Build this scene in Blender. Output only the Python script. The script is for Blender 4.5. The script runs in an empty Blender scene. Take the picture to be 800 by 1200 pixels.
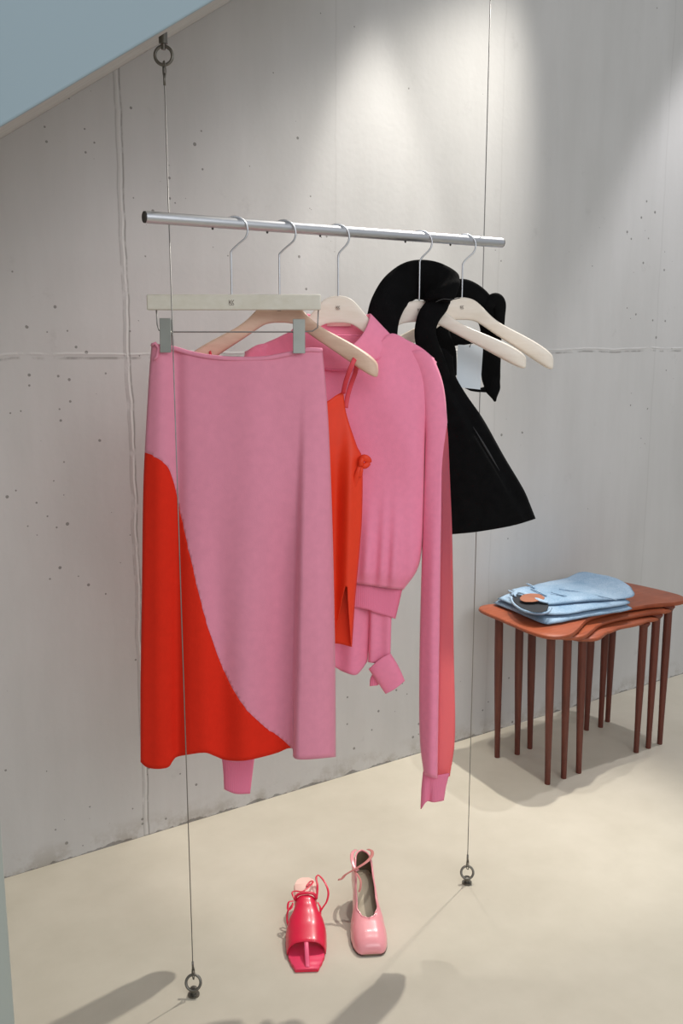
import bpy, bmesh, math, random
from mathutils import Vector, Matrix, noise
random.seed(7)
SC = bpy.context.scene
COL = SC.collection

# ------------------------------------------------------------------ camera
H = 1.38; FPX = 1107.0
PITCH = math.radians(10.5); YAW = math.radians(56.6)
HD = Vector((math.cos(YAW), math.sin(YAW), 0)); RT = Vector((math.sin(YAW), -math.cos(YAW), 0)); UP = Vector((0, 0, 1))
CF = HD*math.cos(PITCH) - UP*math.sin(PITCH); CU = HD*math.sin(PITCH) + UP*math.cos(PITCH)
CAM = Vector((0, 0, H))
cd = bpy.data.cameras.new('camera'); cam = bpy.data.objects.new('camera', cd); COL.objects.link(cam)
cd.sensor_fit = 'VERTICAL'; cd.sensor_height = 36.0; cd.lens = 36.0*FPX/1200.0; cd.clip_start = 0.05
cam.matrix_world = Matrix(((RT.x, CU.x, -CF.x, 0), (RT.y, CU.y, -CF.y, 0), (RT.z, CU.z, -CF.z, H), (0, 0, 0, 1)))
SC.camera = cam

def ray(u, v): return CF + RT*((u-400)/FPX) + CU*((600-v)/FPX)
def fw(u, v, d):                      # point on the upright plane at distance d ahead
    r = ray(u, v); return CAM + r*(d/r.dot(HD))
def rail_at(u, v=265):
    r = ray(u, v); return CAM + r*(1.67/r.y)

# ------------------------------------------------------------------ materials
def lin(c):
    c = c/255.0
    return c/12.92 if c <= 0.04045 else ((c+0.055)/1.055)**2.4
def rgb(r, g, b): return (lin(r), lin(g), lin(b), 1)

class NT:
    def __init__(s, name):
        s.m = bpy.data.materials.new(name); s.m.use_nodes = True
        s.t = s.m.node_tree; s.b = s.t.nodes['Principled BSDF']
    def n(s, kind, **kw):
        x = s.t.nodes.new(kind)
        for k, v in kw.items():
            if k in x.inputs: x.inputs[k].default_value = v
            else: setattr(x, k, v)
        return x
    def l(s, a, b): s.t.links.new(a, b)
    def math(s, op, a, b=None, clamp=False):
        x = s.t.nodes.new('ShaderNodeMath'); x.operation = op; x.use_clamp = clamp
        for i, q in enumerate((a, b)):
            if q is None: continue
            if isinstance(q, (int, float)): x.inputs[i].default_value = q
            else: s.l(q, x.inputs[i])
        return x.outputs[0]
    def ramp(s, fac, a, b, ca=(0, 0, 0, 1), cb=(1, 1, 1, 1)):
        x = s.t.nodes.new('ShaderNodeValToRGB'); e = x.color_ramp.elements
        e[0].position = a; e[1].position = b; e[0].color = ca; e[1].color = cb
        s.l(fac, x.inputs[0]); return x.outputs[0]
    def mix(s, fac, a, b, mode='MIX'):
        x = s.t.nodes.new('ShaderNodeMix'); x.data_type = 'RGBA'; x.blend_type = mode
        for i, q in ((0, fac), (6, a), (7, b)):
            if isinstance(q, (int, float, tuple)): x.inputs[i].default_value = q
            else: s.l(q, x.inputs[i])
        return x.outputs[2]

def simple(name, col, rough=0.5, metal=0.0, var=0.08, scale=30.0, bump=0.0, bscale=None, sheen=0.0, coat=0.0, stretch=None, spec=0.5):
    m = NT(name); tc = m.n('ShaderNodeTexCoord'); src = tc.outputs['Object']
    if stretch:
        mp = m.n('ShaderNodeMapping'); mp.inputs['Scale'].default_value = stretch; m.l(src, mp.inputs[0]); src = mp.outputs[0]
    nz = m.n('ShaderNodeTexNoise', Scale=scale, Detail=4.0); m.l(src, nz.inputs['Vector'])
    a = tuple(max(0, c*(1-var)) for c in col[:3])+(1,); b = tuple(min(1, c*(1+var)) for c in col[:3])+(1,)
    m.l(m.ramp(nz.outputs['Fac'], 0.3, 0.7, a, b), m.b.inputs['Base Color'])
    m.b.inputs['Roughness'].default_value = rough; m.b.inputs['Metallic'].default_value = metal
    m.b.inputs['Specular IOR Level'].default_value = spec
    if sheen: m.b.inputs['Sheen Weight'].default_value = sheen; m.b.inputs['Sheen Roughness'].default_value = 0.4
    if coat: m.b.inputs['Coat Weight'].default_value = coat; m.b.inputs['Coat Roughness'].default_value = 0.15
    if bump:
        n2 = m.n('ShaderNodeTexNoise', Scale=bscale or scale*4, Detail=3.0); m.l(src, n2.inputs['Vector'])
        bp = m.n('ShaderNodeBump', Strength=bump, Distance=0.002); m.l(n2.outputs['Fac'], bp.inputs['Height'])
        m.l(bp.outputs[0], m.b.inputs['Normal'])
    return m.m

def rib_mat(name, col):
    m = NT(name); tc = m.n('ShaderNodeTexCoord')
    w = m.n('ShaderNodeTexWave', Scale=90.0, Distortion=0.4); m.l(tc.outputs['Object'], w.inputs['Vector'])
    m.b.inputs['Base Color'].default_value = col; m.b.inputs['Roughness'].default_value = 0.9
    m.b.inputs['Specular IOR Level'].default_value = 0.15
    bp = m.n('ShaderNodeBump', Strength=0.25, Distance=0.002); m.l(w.outputs['Fac'], bp.inputs['Height']); m.l(bp.outputs[0], m.b.inputs['Normal'])
    return m.m

def thin_knit_mat(name, col, through):
    m = NT(name); tc = m.n('ShaderNodeTexCoord')
    nz = m.n('ShaderNodeTexNoise', Scale=700.0, Detail=3.0); m.l(tc.outputs['Object'], nz.inputs['Vector'])
    bp = m.n('ShaderNodeBump', Strength=0.25, Distance=0.002); m.l(nz.outputs['Fac'], bp.inputs['Height'])
    m.b.inputs['Base Color'].default_value = col; m.b.inputs['Roughness'].default_value = 0.92
    m.b.inputs['Specular IOR Level'].default_value = 0.1; m.l(bp.outputs[0], m.b.inputs['Normal'])
    tr = m.n('ShaderNodeBsdfTranslucent'); tr.inputs['Color'].default_value = through
    mx = m.n('ShaderNodeMixShader'); mx.inputs[0].default_value = 0.76
    m.l(m.b.outputs[0], mx.inputs[1]); m.l(tr.outputs[0], mx.inputs[2])
    m.l(mx.outputs[0], m.t.nodes['Material Output'].inputs['Surface'])
    return m.m

def wall_mat():
    m = NT('concrete'); g = m.n('ShaderNodeNewGeometry'); P = g.outputs['Position']
    sp = m.n('ShaderNodeSeparateXYZ'); m.l(P, sp.inputs[0]); X, Z = sp.outputs[0], sp.outputs[2]
    def nz(s, d=5.0, r=0.55):
        x = m.n('ShaderNodeTexNoise', Scale=s, Detail=d, Roughness=r); m.l(P, x.inputs['Vector']); return x.outputs['Fac']
    mp = m.n('ShaderNodeMapping'); mp.inputs['Scale'].default_value = (5, 1, 0.9); m.l(P, mp.inputs[0])
    st = m.n('ShaderNodeTexNoise', Scale=1.6, Detail=6.0, Roughness=0.6); m.l(mp.outputs[0], st.inputs['Vector'])
    base = m.ramp(nz(1.3), 0.25, 0.75, rgb(188, 187, 184), rgb(206, 205, 203))
    c = m.mix(0.5, base, m.ramp(st.outputs['Fac'], 0.3, 0.72, rgb(190, 189, 186), rgb(208, 207, 205)))
    c = m.mix(m.ramp(nz(9.0, 8.0, 0.7), 0.62, 0.8, (0, 0, 0, 1), (0.45, 0.45, 0.45, 1)), c, rgb(160, 158, 154))
    # bug holes, patchy, thinning out along the wall
    left = m.math('MULTIPLY', m.math('SUBTRACT', 1.3, X), 0.09)
    vo = m.n('ShaderNodeTexVoronoi', Scale=27.0); m.l(P, vo.inputs['Vector'])
    sepc = m.n('ShaderNodeSeparateColor'); m.l(vo.outputs['Color'], sepc.inputs[0])
    rad = m.math('MULTIPLY', m.math('SUBTRACT', sepc.outputs[0], 0.45), 0.12)
    pit = m.math('MULTIPLY', m.math('LESS_THAN', vo.outputs['Distance'], rad), m.math('GREATER_THAN', m.math('ADD', nz(1.7, 2.0), left), 0.47))
    vo2 = m.n('ShaderNodeTexVoronoi', Scale=42.0); m.l(P, vo2.inputs['Vector'])
    sc2 = m.n('ShaderNodeSeparateColor'); m.l(vo2.outputs['Color'], sc2.inputs[0])
    pit2 = m.math('MULTIPLY', m.math('LESS_THAN', vo2.outputs['Distance'], m.math('MULTIPLY', m.math('SUBTRACT', sc2.outputs[0], 0.62), 0.55)), m.math('GREATER_THAN', m.math('ADD', nz(2.3, 2.0), left), 0.5))
    pits = m.math('MAXIMUM', pit, m.math('MULTIPLY', pit2, 0.95))
    c = m.mix(m.math('MULTIPLY', pits, 0.75), c, rgb(104, 102, 98))
    # formwork joints
    wob = m.math('MULTIPLY', m.math('SUBTRACT', nz(6.0, 3.0), 0.5), 0.02)
    rough_edge = nz(25.0, 4.0)
    def joint(coord, at, w):
        dd = m.math('ABSOLUTE', m.math('SUBTRACT', m.math('ADD', coord, wob), at))
        return m.math('SUBTRACT', 1.0, m.math('DIVIDE', dd, w), True)
    j1 = joint(X, 0.893, 0.0055); j2 = joint(Z, 1.338, 0.0045)
    j3 = joint(X, 1.527, 0.004); j4 = joint(X, 2.154, 0.004); j5 = joint(X, 2.95, 0.005); j0 = joint(X, -0.2, 0.01)
    big = m.math('MULTIPLY', m.math('MAXIMUM', m.math('MAXIMUM', j1, j0), m.math('MULTIPLY', j2, 0.8)), m.ramp(rough_edge, 0.32, 0.5))
    fine = m.math('MULTIPLY', m.math('MAXIMUM', m.math('MAXIMUM', j3, j4), j5), 0.35)
    jd = m.math('MULTIPLY', m.math('MAXIMUM', joint(X, 0.900, 0.0035), m.math('MULTIPLY', joint(X, 0.885, 0.003), 0.6)), m.ramp(rough_edge, 0.3, 0.5))
    jl = m.math('MULTIPLY', joint(Z, 1.328, 0.005), m.ramp(rough_edge, 0.4, 0.6))
    c = m.mix(m.math('MULTIPLY', big, 0.5), c, rgb(214, 212, 208))
    c = m.mix(m.math('MULTIPLY', m.math('MAXIMUM', jd, jl), 0.75), c, rgb(122, 119, 114))
    c = m.mix(m.math('MULTIPLY', fine, 0.5), c, rgb(150, 148, 144))
    # rough grout at the foot
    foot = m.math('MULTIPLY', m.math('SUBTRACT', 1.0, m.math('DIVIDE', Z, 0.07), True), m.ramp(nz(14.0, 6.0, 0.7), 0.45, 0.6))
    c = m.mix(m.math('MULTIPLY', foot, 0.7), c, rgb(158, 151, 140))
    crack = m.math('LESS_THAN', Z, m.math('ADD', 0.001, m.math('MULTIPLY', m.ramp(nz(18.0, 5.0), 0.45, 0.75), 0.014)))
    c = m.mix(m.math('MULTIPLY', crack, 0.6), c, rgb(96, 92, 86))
    m.l(c, m.b.inputs['Base Color']); m.b.inputs['Roughness'].default_value = 0.72
    m.b.inputs['Specular IOR Level'].default_value = 0.25
    h = m.math('ADD', m.math('SUBTRACT', m.math('MULTIPLY', big, 1.0), m.math('MULTIPLY', pits, 0.8)), m.math('MULTIPLY', nz(60.0, 5.0), 0.25))
    h = m.math('ADD', h, m.math('MULTIPLY', nz(3.0, 3.0), 0.8))
    bp = m.n('ShaderNodeBump', Strength=0.32, Distance=0.004); m.l(h, bp.inputs['Height']); m.l(bp.outputs[0], m.b.inputs['Normal'])
    return m.m

def floor_mat():
    m = NT('screed'); g = m.n('ShaderNodeNewGeometry'); P = g.outputs['Position']
    def nz(s, d=5.0, r=0.55):
        x = m.n('ShaderNodeTexNoise', Scale=s, Detail=d, Roughness=r); m.l(P, x.inputs['Vector']); return x.outputs['Fac']
    c = m.mix(0.5, m.ramp(nz(1.5), 0.3, 0.7, rgb(196, 189, 171), rgb(207, 200, 183)), m.ramp(nz(6.0, 7.0, 0.65), 0.3, 0.7, rgb(192, 185, 168), rgb(208, 201, 185)))
    c = m.mix(m.ramp(nz(38.0, 4.0), 0.68, 0.78, (0, 0, 0, 1), (0.25, 0.25, 0.25, 1)), c, rgb(183, 175, 158))
    m.l(c, m.b.inputs['Base Color'])
    m.l(m.ramp(nz(4.0), 0.3, 0.7, (0.42, 0.42, 0.42, 1), (0.55, 0.55, 0.55, 1)), m.b.inputs['Roughness'])
    m.b.inputs['Specular IOR Level'].default_value = 0.35
    bp = m.n('ShaderNodeBump', Strength=0.15, Distance=0.002); m.l(nz(20.0), bp.inputs['Height']); m.l(bp.outputs[0], m.b.inputs['Normal'])
    return m.m

def wood_mat(name, c1, c2, rough, axis):
    m = NT(name); tc = m.n('ShaderNodeTexCoord'); mp = m.n('ShaderNodeMapping'); mp.inputs['Scale'].default_value = axis
    m.l(tc.outputs['Object'], mp.inputs[0])
    nz = m.n('ShaderNodeTexNoise', Scale=6.0, Detail=8.0, Roughness=0.6, Distortion=0.4); m.l(mp.outputs[0], nz.inputs['Vector'])
    n2 = m.n('ShaderNodeTexNoise', Scale=30.0, Detail=4.0); m.l(mp.outputs[0], n2.inputs['Vector'])
    f = m.math('ADD', m.math('MULTIPLY', nz.outputs['Fac'], 0.7), m.math('MULTIPLY', n2.outputs['Fac'], 0.3))
    m.l(m.ramp(f, 0.35, 0.65, c1, c2), m.b.inputs['Base Color']); m.b.inputs['Roughness'].default_value = rough
    return m.m

def denim_mat():
    m = NT('washed_denim'); tc = m.n('ShaderNodeTexCoord'); o = tc.outputs['Object']
    def nz(s, d=5.0):
        x = m.n('ShaderNodeTexNoise', Scale=s, Detail=d, Roughness=0.6); m.l(o, x.inputs['Vector']); return x.outputs['Fac']
    c = m.ramp(nz(9.0), 0.3, 0.7, rgb(118, 150, 177), rgb(170, 192, 210))
    c = m.mix(0.25, c, m.ramp(nz(260.0, 2.0), 0.35, 0.65, rgb(104, 136, 166), rgb(190, 206, 220)))
    m.l(c, m.b.inputs['Base Color']); m.b.inputs['Roughness'].default_value = 0.9; m.b.inputs['Specular IOR Level'].default_value = 0.1
    bp = m.n('ShaderNodeBump', Strength=0.4, Distance=0.003); m.l(nz(60.0), bp.inputs['Height']); m.l(bp.outputs[0], m.b.inputs['Normal'])
    return m.m

M = dict(
    wall=wall_mat(), floor=floor_mat(),
    stair=simple('painted_plaster', rgb(148, 167, 176), 0.6, var=0.02, scale=3, bump=0.05),
    soffit=simple('raw_concrete', rgb(186, 184, 180), 0.8, var=0.08, scale=12, bump=0.3),
    pillar=simple('pale_grey_paint', rgb(160, 166, 159), 0.5, var=0.02, scale=4),
    steel=simple('brushed_steel', rgb(206, 208, 212), 0.42, 1.0, var=0.06, scale=40, stretch=(1, 20, 20)),
    dark_steel=simple('dull_steel', rgb(122, 119, 112), 0.42, 0.9, var=0.1, scale=60),
    endcap=simple('dark_cap', rgb(70, 68, 66), 0.5, 0.6),
    wire=simple('steel_wire', rgb(150, 149, 146), 0.45, 0.8),
    clip=simple('satin_nickel', rgb(158, 160, 154), 0.45, 0.75, var=0.05),
    cream_wood=wood_mat('cream_wood', rgb(210, 204, 188), rgb(222, 217, 205), 0.5, (0.5, 4, 4)),
    pale_wood=wood_mat('pale_maple', rgb(234, 222, 206), rgb(245, 236, 224), 0.45, (1, 1, 5)),
    shaded_maple=wood_mat('pale_maple_shaded', rgb(212, 176, 152), rgb(230, 200, 178), 0.5, (1, 1, 5)),  # same pale maple, with shade and pink bounce mixed into the colour
    logo=simple('burnt_mark', rgb(116, 104, 96), 0.7),
    skirt=simple('pink_crepe', rgb(230, 147, 171), 0.85, var=0.03, scale=60, bump=0.15, bscale=500, sheen=0.15, spec=0.15),
    red=simple('vermilion_crepe', rgb(228, 46, 26), 0.8, var=0.03, scale=60, bump=0.15, bscale=500, spec=0.15),
    cami=simple('orange_red_silk', rgb(240, 66, 34), 0.5, var=0.03, scale=40, bump=0.05, spec=0.3),
    strap=simple('coral_strap', rgb(226, 72, 84), 0.6),
    knit=simple('pink_knit', rgb(246, 146, 177), 0.92, var=0.03, scale=80, bump=0.25, bscale=700, sheen=0.25, spec=0.1),
    coral=simple('coral_knit', rgb(246, 106, 120), 0.92, var=0.03, scale=80, bump=0.25, bscale=700, sheen=0.2, spec=0.1),
    thin_knit=thin_knit_mat('thin_pink_knit', rgb(246, 146, 177), rgb(255, 178, 172)),
    rib=rib_mat('pink_rib', rgb(241, 134, 167)),
    palelabel=simple('pale_pink_label', rgb(244, 196, 200), 0.6),
    black=simple('black_wool', rgb(11, 11, 12), 0.9, var=0.3, scale=50, bump=0.3, bscale=400, spec=0.12),
    sheen=simple('painted_edge_sheen', rgb(24, 24, 26), 0.5, var=0.2, scale=40),  # lighter black that paints the sheen along the dress folds
    tag=simple('white_card', rgb(222, 232, 240), 0.5, var=0.01),
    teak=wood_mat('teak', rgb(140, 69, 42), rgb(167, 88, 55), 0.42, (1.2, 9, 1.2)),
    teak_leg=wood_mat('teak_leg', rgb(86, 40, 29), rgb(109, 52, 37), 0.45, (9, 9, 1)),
    denim=denim_mat(), patch=simple('brown_leather_patch', rgb(152, 96, 70), 0.6, var=0.1),
    waist_shade=simple('dark_waist_shade', rgb(38, 41, 45), 0.9),  # last entry: painted shade inside the jeans waist
    pump=simple('pink_patent', rgb(240, 158, 164), 0.28, var=0.02, coat=0.4),
    lining=simple('taupe_lining', rgb(124, 108, 84), 0.8), insole=simple('beige_insole', rgb(204, 190, 166), 0.6, var=0.05),
    pinksole=simple('blush_insole', rgb(246, 206, 192), 0.5, var=0.03),
    sandal=simple('crimson_leather', rgb(222, 26, 66), 0.35, var=0.04, coat=0.2),
    toe_red=simple('bright_pink_footbed', rgb(240, 64, 104), 0.4, var=0.03), thong=simple('rose_strap', rgb(244, 100, 136), 0.4),
    heelm=simple('dark_heel_tip', rgb(92, 60, 58), 0.5), ribbon=simple('brown_pink_ribbon', rgb(196, 122, 116), 0.6),
)

# ------------------------------------------------------------------ object helpers
def off(o):
    v = Vector((0, 0, 0))
    while o: v += o.location; o = o.parent
    return v
def obj(name, bm, mat, parent=None, smooth=True, solid=0.0, bevel=0.0, sub=0, loc=None, flat_angle=None, solid_off=0.0):
    me = bpy.data.meshes.new(name)
    o0 = off(parent) if parent else (loc or Vector((0, 0, 0)))
    bmesh.ops.translate(bm, verts=bm.verts, vec=-o0)
    bmesh.ops.recalc_face_normals(bm, faces=bm.faces)
    bm.to_mesh(me); bm.free()
    me.materials.append(mat)
    if smooth:
        for p in me.polygons: p.use_smooth = True
    o = bpy.data.objects.new(name, me); COL.objects.link(o)
    if parent: o.parent = parent
    else: o.location = o0
    if bevel:
        b = o.modifiers.new('bevel', 'BEVEL'); b.width = bevel; b.segments = 2; b.limit_method = 'ANGLE'; b.angle_limit = math.radians(40)
        b.harden_normals = False
    if solid:
        s = o.modifiers.new('solid', 'SOLIDIFY'); s.thickness = solid; s.offset = solid_off
    if sub:
        s = o.modifiers.new('sub', 'SUBSURF'); s.levels = sub; s.render_levels = sub
    if smooth and (bevel or flat_angle):
        a = math.radians(flat_angle or 40)
        me2 = o.data
        try: me2.set_sharp_from_angle(angle=a)
        except Exception: pass
    return o
def thing(name, label, cat, loc, group=None):
    o = bpy.data.objects.new(name, None); o.empty_display_size = 0.05; COL.objects.link(o); o.location = loc
    o['label'] = label; o['category'] = cat
    if group: o['group'] = group
    return o
def tag(o, label, cat, group=None):
    o['label'] = label; o['category'] = cat
    if group: o['group'] = group
    return o
def struct(o, label, cat): o['kind'] = 'structure'; o['label'] = label; o['category'] = cat; return o

def catmull(pts, n):                   # smooth a polyline of tuples / Vectors to n+1 points by arc length
    pts = [Vector(p) for p in pts]
    if len(pts) == 2:
        return [pts[0].lerp(pts[1], i/n) for i in range(n+1)]
    P = [pts[0]*2-pts[1]] + pts + [pts[-1]*2-pts[-2]]
    fine = []
    for i in range(1, len(P)-2):
        for k in range(12):
            t = k/12
            a, b, c, d = P[i-1], P[i], P[i+1], P[i+2]
            fine.append(0.5*((2*b) + (c-a)*t + (2*a-5*b+4*c-d)*t*t + (-a+3*b-3*c+d)*t**3))
    fine.append(pts[-1].copy())
    return resample(fine, n)
def resample(p, n):
    L = [0.0]
    for a, b in zip(p, p[1:]): L.append(L[-1]+(b-a).length)
    out = []; j = 0
    for i in range(n+1):
        s = L[-1]*i/n
        while j < len(L)-2 and L[j+1] < s: j += 1
        seg = L[j+1]-L[j]
        out.append(p[j].lerp(p[j+1], 0 if seg == 0 else (s-L[j])/seg))
    return out
def interp(keys, x):
    if x <= keys[0][0]: return keys[0][1]
    for (a, va), (b, vb) in zip(keys, keys[1:]):
        if x <= b:
            t = (x-a)/(b-a); t = t*t*(3-2*t)
            return va+(vb-va)*t
    return keys[-1][1]
def sm(a, b, x):
    t = min(1, max(0, (x-a)/(b-a))); return t*t*(3-2*t)

def loft(bm, rings, closed=True, caps=True):
    V = [[bm.verts.new(p) for p in r] for r in rings]
    n = len(V[0]); m = n if closed else n-1
    for A, B in zip(V, V[1:]):
        for i in range(m):
            j = (i+1) % n
            bm.faces.new((A[i], A[j], B[j], B[i]))
    if caps and closed:
        bm.faces.new(V[0][::-1]); bm.faces.new(V[-1])
    return V
def frames(path, ref=None):
    T = []
    for i in range(len(path)):
        a = path[max(0, i-1)]; b = path[min(len(path)-1, i+1)]
        T.append((b-a).normalized())
    N = []
    if ref is not None:
        for t in T:
            n = (ref - t*ref.dot(t))
            N.append(n.normalized() if n.length > 1e-6 else N[-1])
    else:
        r = UP if abs(T[0].z) < 0.9 else Vector((1, 0, 0))
        n = (r-T[0]*r.dot(T[0])).normalized(); N.append(n)
        for t in T[1:]:
            n = n-t*n.dot(t); n.normalize(); N.append(n)
    return T, N
def tube(bm, path, r, n=10, caps=True, ref=None, rb=None):
    """round tube, or a flat strap: r across, rb along the reference direction"""
    path = [Vector(p) for p in path]; T, N = frames(path, ref); rings = []
    for i, (p, t, nn) in enumerate(zip(path, T, N)):
        b = t.cross(nn)
        ra = r[i] if isinstance(r, (list, tuple)) else r
        rc = ra if rb is None else (rb[i] if isinstance(rb, (list, tuple)) else rb)
        rings.append([p + b*(ra*math.cos(2*math.pi*k/n)) + nn*(rc*math.sin(2*math.pi*k/n)) for k in range(n)])
    return loft(bm, rings, True, caps)
def box(bm, c, sx, sy, sz, ax=Vector((1, 0, 0)), ay=Vector((0, 1, 0)), az=UP):
    c = Vector(c); v = []
    for i in (-1, 1):
        for j in (-1, 1):
            for k in (-1, 1): v.append(bm.verts.new(c+ax*(i*sx/2)+ay*(j*sy/2)+az*(k*sz/2)))
    for f in ((0, 1, 3, 2), (4, 6, 7, 5), (0, 4, 5, 1), (2, 3, 7, 6), (0, 2, 6, 4), (1, 5, 7, 3)):
        bm.faces.new([v[i] for i in f])
def ring(bm, c, R, r, ax, ay, n=28, m=10):
    V = []
    for i in range(n):
        a = 2*math.pi*i/n; d = ax*math.cos(a)+ay*math.sin(a); nz = ax.cross(ay)
        V.append([bm.verts.new(Vector(c)+d*(R+r*math.cos(2*math.pi*k/m))+nz*(r*math.sin(2*math.pi*k/m))) for k in range(m)])
    for i in range(n):
        A, B = V[i], V[(i+1) % n]
        for k in range(m): bm.faces.new((A[k], A[(k+1) % m], B[(k+1) % m], B[k]))
def BM(): return bmesh.new()
def in_poly(p, poly):
    x, y = p; c = False
    for (x1, y1), (x2, y2) in zip(poly, poly[1:]+poly[:1]):
        if (y1 > y) != (y2 > y) and x < (x2-x1)*(y-y1)/(y2-y1)+x1: c = not c
    return c

# ------------------------------------------------------------------ cloth: a closed tube of cloth inside an outline
def P2(l): return [Vector((a, b, 0)) for a, b in l]
def cloth(bm, L, R, T, B, d, thick, fold=None, ns=40, nt=50, back=None, pw=2.4):
    """L, R run downwards, T, B left to right. d: distance of the cloth's middle plane. thick(t): half thickness.
    fold(s,t,u,v): extra depth of the front layer towards the viewer side. Returns map of vert -> (u, v, layer)."""
    Ls, Rs = catmull(P2(L), nt), catmull(P2(R), nt); Ts, Bs = catmull(P2(T), ns), catmull(P2(B), ns)
    tl, tr, bl, br = Ts[0], Ts[-1], Bs[0], Bs[-1]
    info = {}; rows = []
    for j in range(nt+1):
        t = j/nt; fr = []; bk = []
        for i in range(ns+1):
            s = i/ns
            p = Ts[i]*(1-t)+Bs[i]*t + Ls[j]*(1-s)+Rs[j]*s - (tl*(1-s)*(1-t)+tr*s*(1-t)+bl*(1-s)*t+br*s*t)
            prof = (1-abs(2*s-1)**pw)**(1/pw); th = thick(t)
            f = th*prof + (fold(s, t, p.x, p.y) if fold else 0)*min(1, prof*1.6)
            v = bm.verts.new(fw(p.x, p.y, d-f)); info[v] = (p.x, p.y, 0); fr.append(v)
            if 0 < i < ns:
                b = -th*prof*(1.0 if back is None else back)
                v = bm.verts.new(fw(p.x, p.y, d-b)); info[v] = (p.x, p.y, 1); bk.append(v)
        rows.append(fr+bk[::-1])
    n = len(rows[0])
    for A, Bq in zip(rows, rows[1:]):
        for i in range(n):
            k = (i+1) % n
            bm.faces.new((A[i], A[k], Bq[k], Bq[i]))
    return info, rows

def cut(bm, info, fn):                  # cut the faces where fn changes sign, return vert values
    val = {v: fn(i[0], i[1]) for v, i in info.items()}
    for e in list(bm.edges):
        a, c = e.verts
        if val[a]*val[c] < 0:
            ne, nv = bmesh.utils.edge_split(e, a, val[a]/(val[a]-val[c])); val[nv] = 0.0
            ia, ic = info.get(a), info.get(c); info[nv] = (0, 0, max(ia[2], ic[2]))
    for f in list(bm.faces):
        zs = [v for v in f.verts if val[v] == 0.0]
        if len(zs) == 2:
            try: bmesh.utils.face_split(f, zs[0], zs[1])
            except Exception: pass
    return val

# ================================================================== SETTING
WY = 2.346
b = BM(); box(b, (4.0, -0.6, -0.05), 16.0, 6.1, 0.10); struct(obj('floor', b, M['floor'], smooth=False), 'pale beige polished screed floor with faint mottling', 'floor')
b = BM(); box(b, (4.0, WY+0.10, 1.75), 16.0, 0.20, 3.5); struct(obj('wall_back', b, M['wall'], smooth=False), 'long grey board-formed concrete wall with joints and small pits', 'wall')
b = BM(); box(b, (0.155, 1.12, 1.6), 0.14, 0.14, 3.2); struct(obj('wall_left', b, M['pillar'], smooth=False, bevel=0.004), 'pale grey square post at the lower left edge', 'post')
# flight of stairs above: pale blue outer face, raw concrete underside that slopes down into the wall
def soff(x): return 1.827+0.6677*(x-0.607)
YF = 1.485
b = BM()
x0, x1 = -0.6, 1.50
prof = [(x0, soff(x0)), (x1, soff(x1))]
top = []
x = x1; tread = 0.27
while x > x0-0.01:
    z = soff(x)+0.42; top += [(x, z), (x-tread, z)]; x -= tread
prof += top
ra = [Vector((px, YF+0.004, pz)) for px, pz in prof]; rb_ = [Vector((px, WY-0.001, pz)) for px, pz in prof]
loft(b, [ra, rb_]); st = struct(obj('ceiling', b, M['soffit'], smooth=False), 'raw concrete underside of the stair flight sloping across the top left', 'ceiling')
b = BM()
up_ = Vector((-0.6677, 0, 1)).normalized()
q = [(x0, soff(x0)), (x1, soff(x1)), (x1, soff(x1)+0.75), (x0, soff(x0)+0.75)]
loft(b, [[Vector((a, YF-0.03, z)) for a, z in q], [Vector((a, YF+0.004, z)) for a, z in q]])
struct(obj('trim_1', b, M['stair'], smooth=False, bevel=0.003), 'pale blue painted outer cheek of the stair flight at the top left', 'stair side')

# ================================================================== RAIL AND CABLES
RZ = 1.592; RY = 1.67; RR = 0.0108
rail = thing('clothes_rail', 'round brushed steel clothes rail hanging on two wires, five hangers on it', 'clothes rail', (0.678, RY, RZ))
b = BM(); tube(b, [(0.678, RY, RZ), (1.540, RY, RZ)], RR, 24); obj('tube', b, M['steel'], rail, flat_angle=40)
for xx, s in ((0.678, -1), (1.540, 1)):
    b = BM(); tube(b, [(xx, RY, RZ), (xx+s*0.0022, RY, RZ)], RR*0.96, 24); obj('end_cap', b, M['endcap'], rail, flat_angle=40)
for u in (249, 313, 375, 475, 528):
    xx = rail_at(u).x; b = BM(); tube(b, [(xx, RY, RZ-RR+0.002), (xx, RY, RZ-RR-0.002), (xx, RY, RZ-RR-0.0035)], [0.0022, 0.0022, 0.001], 10); obj('stud', b, M['endcap'], rail)

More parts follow.
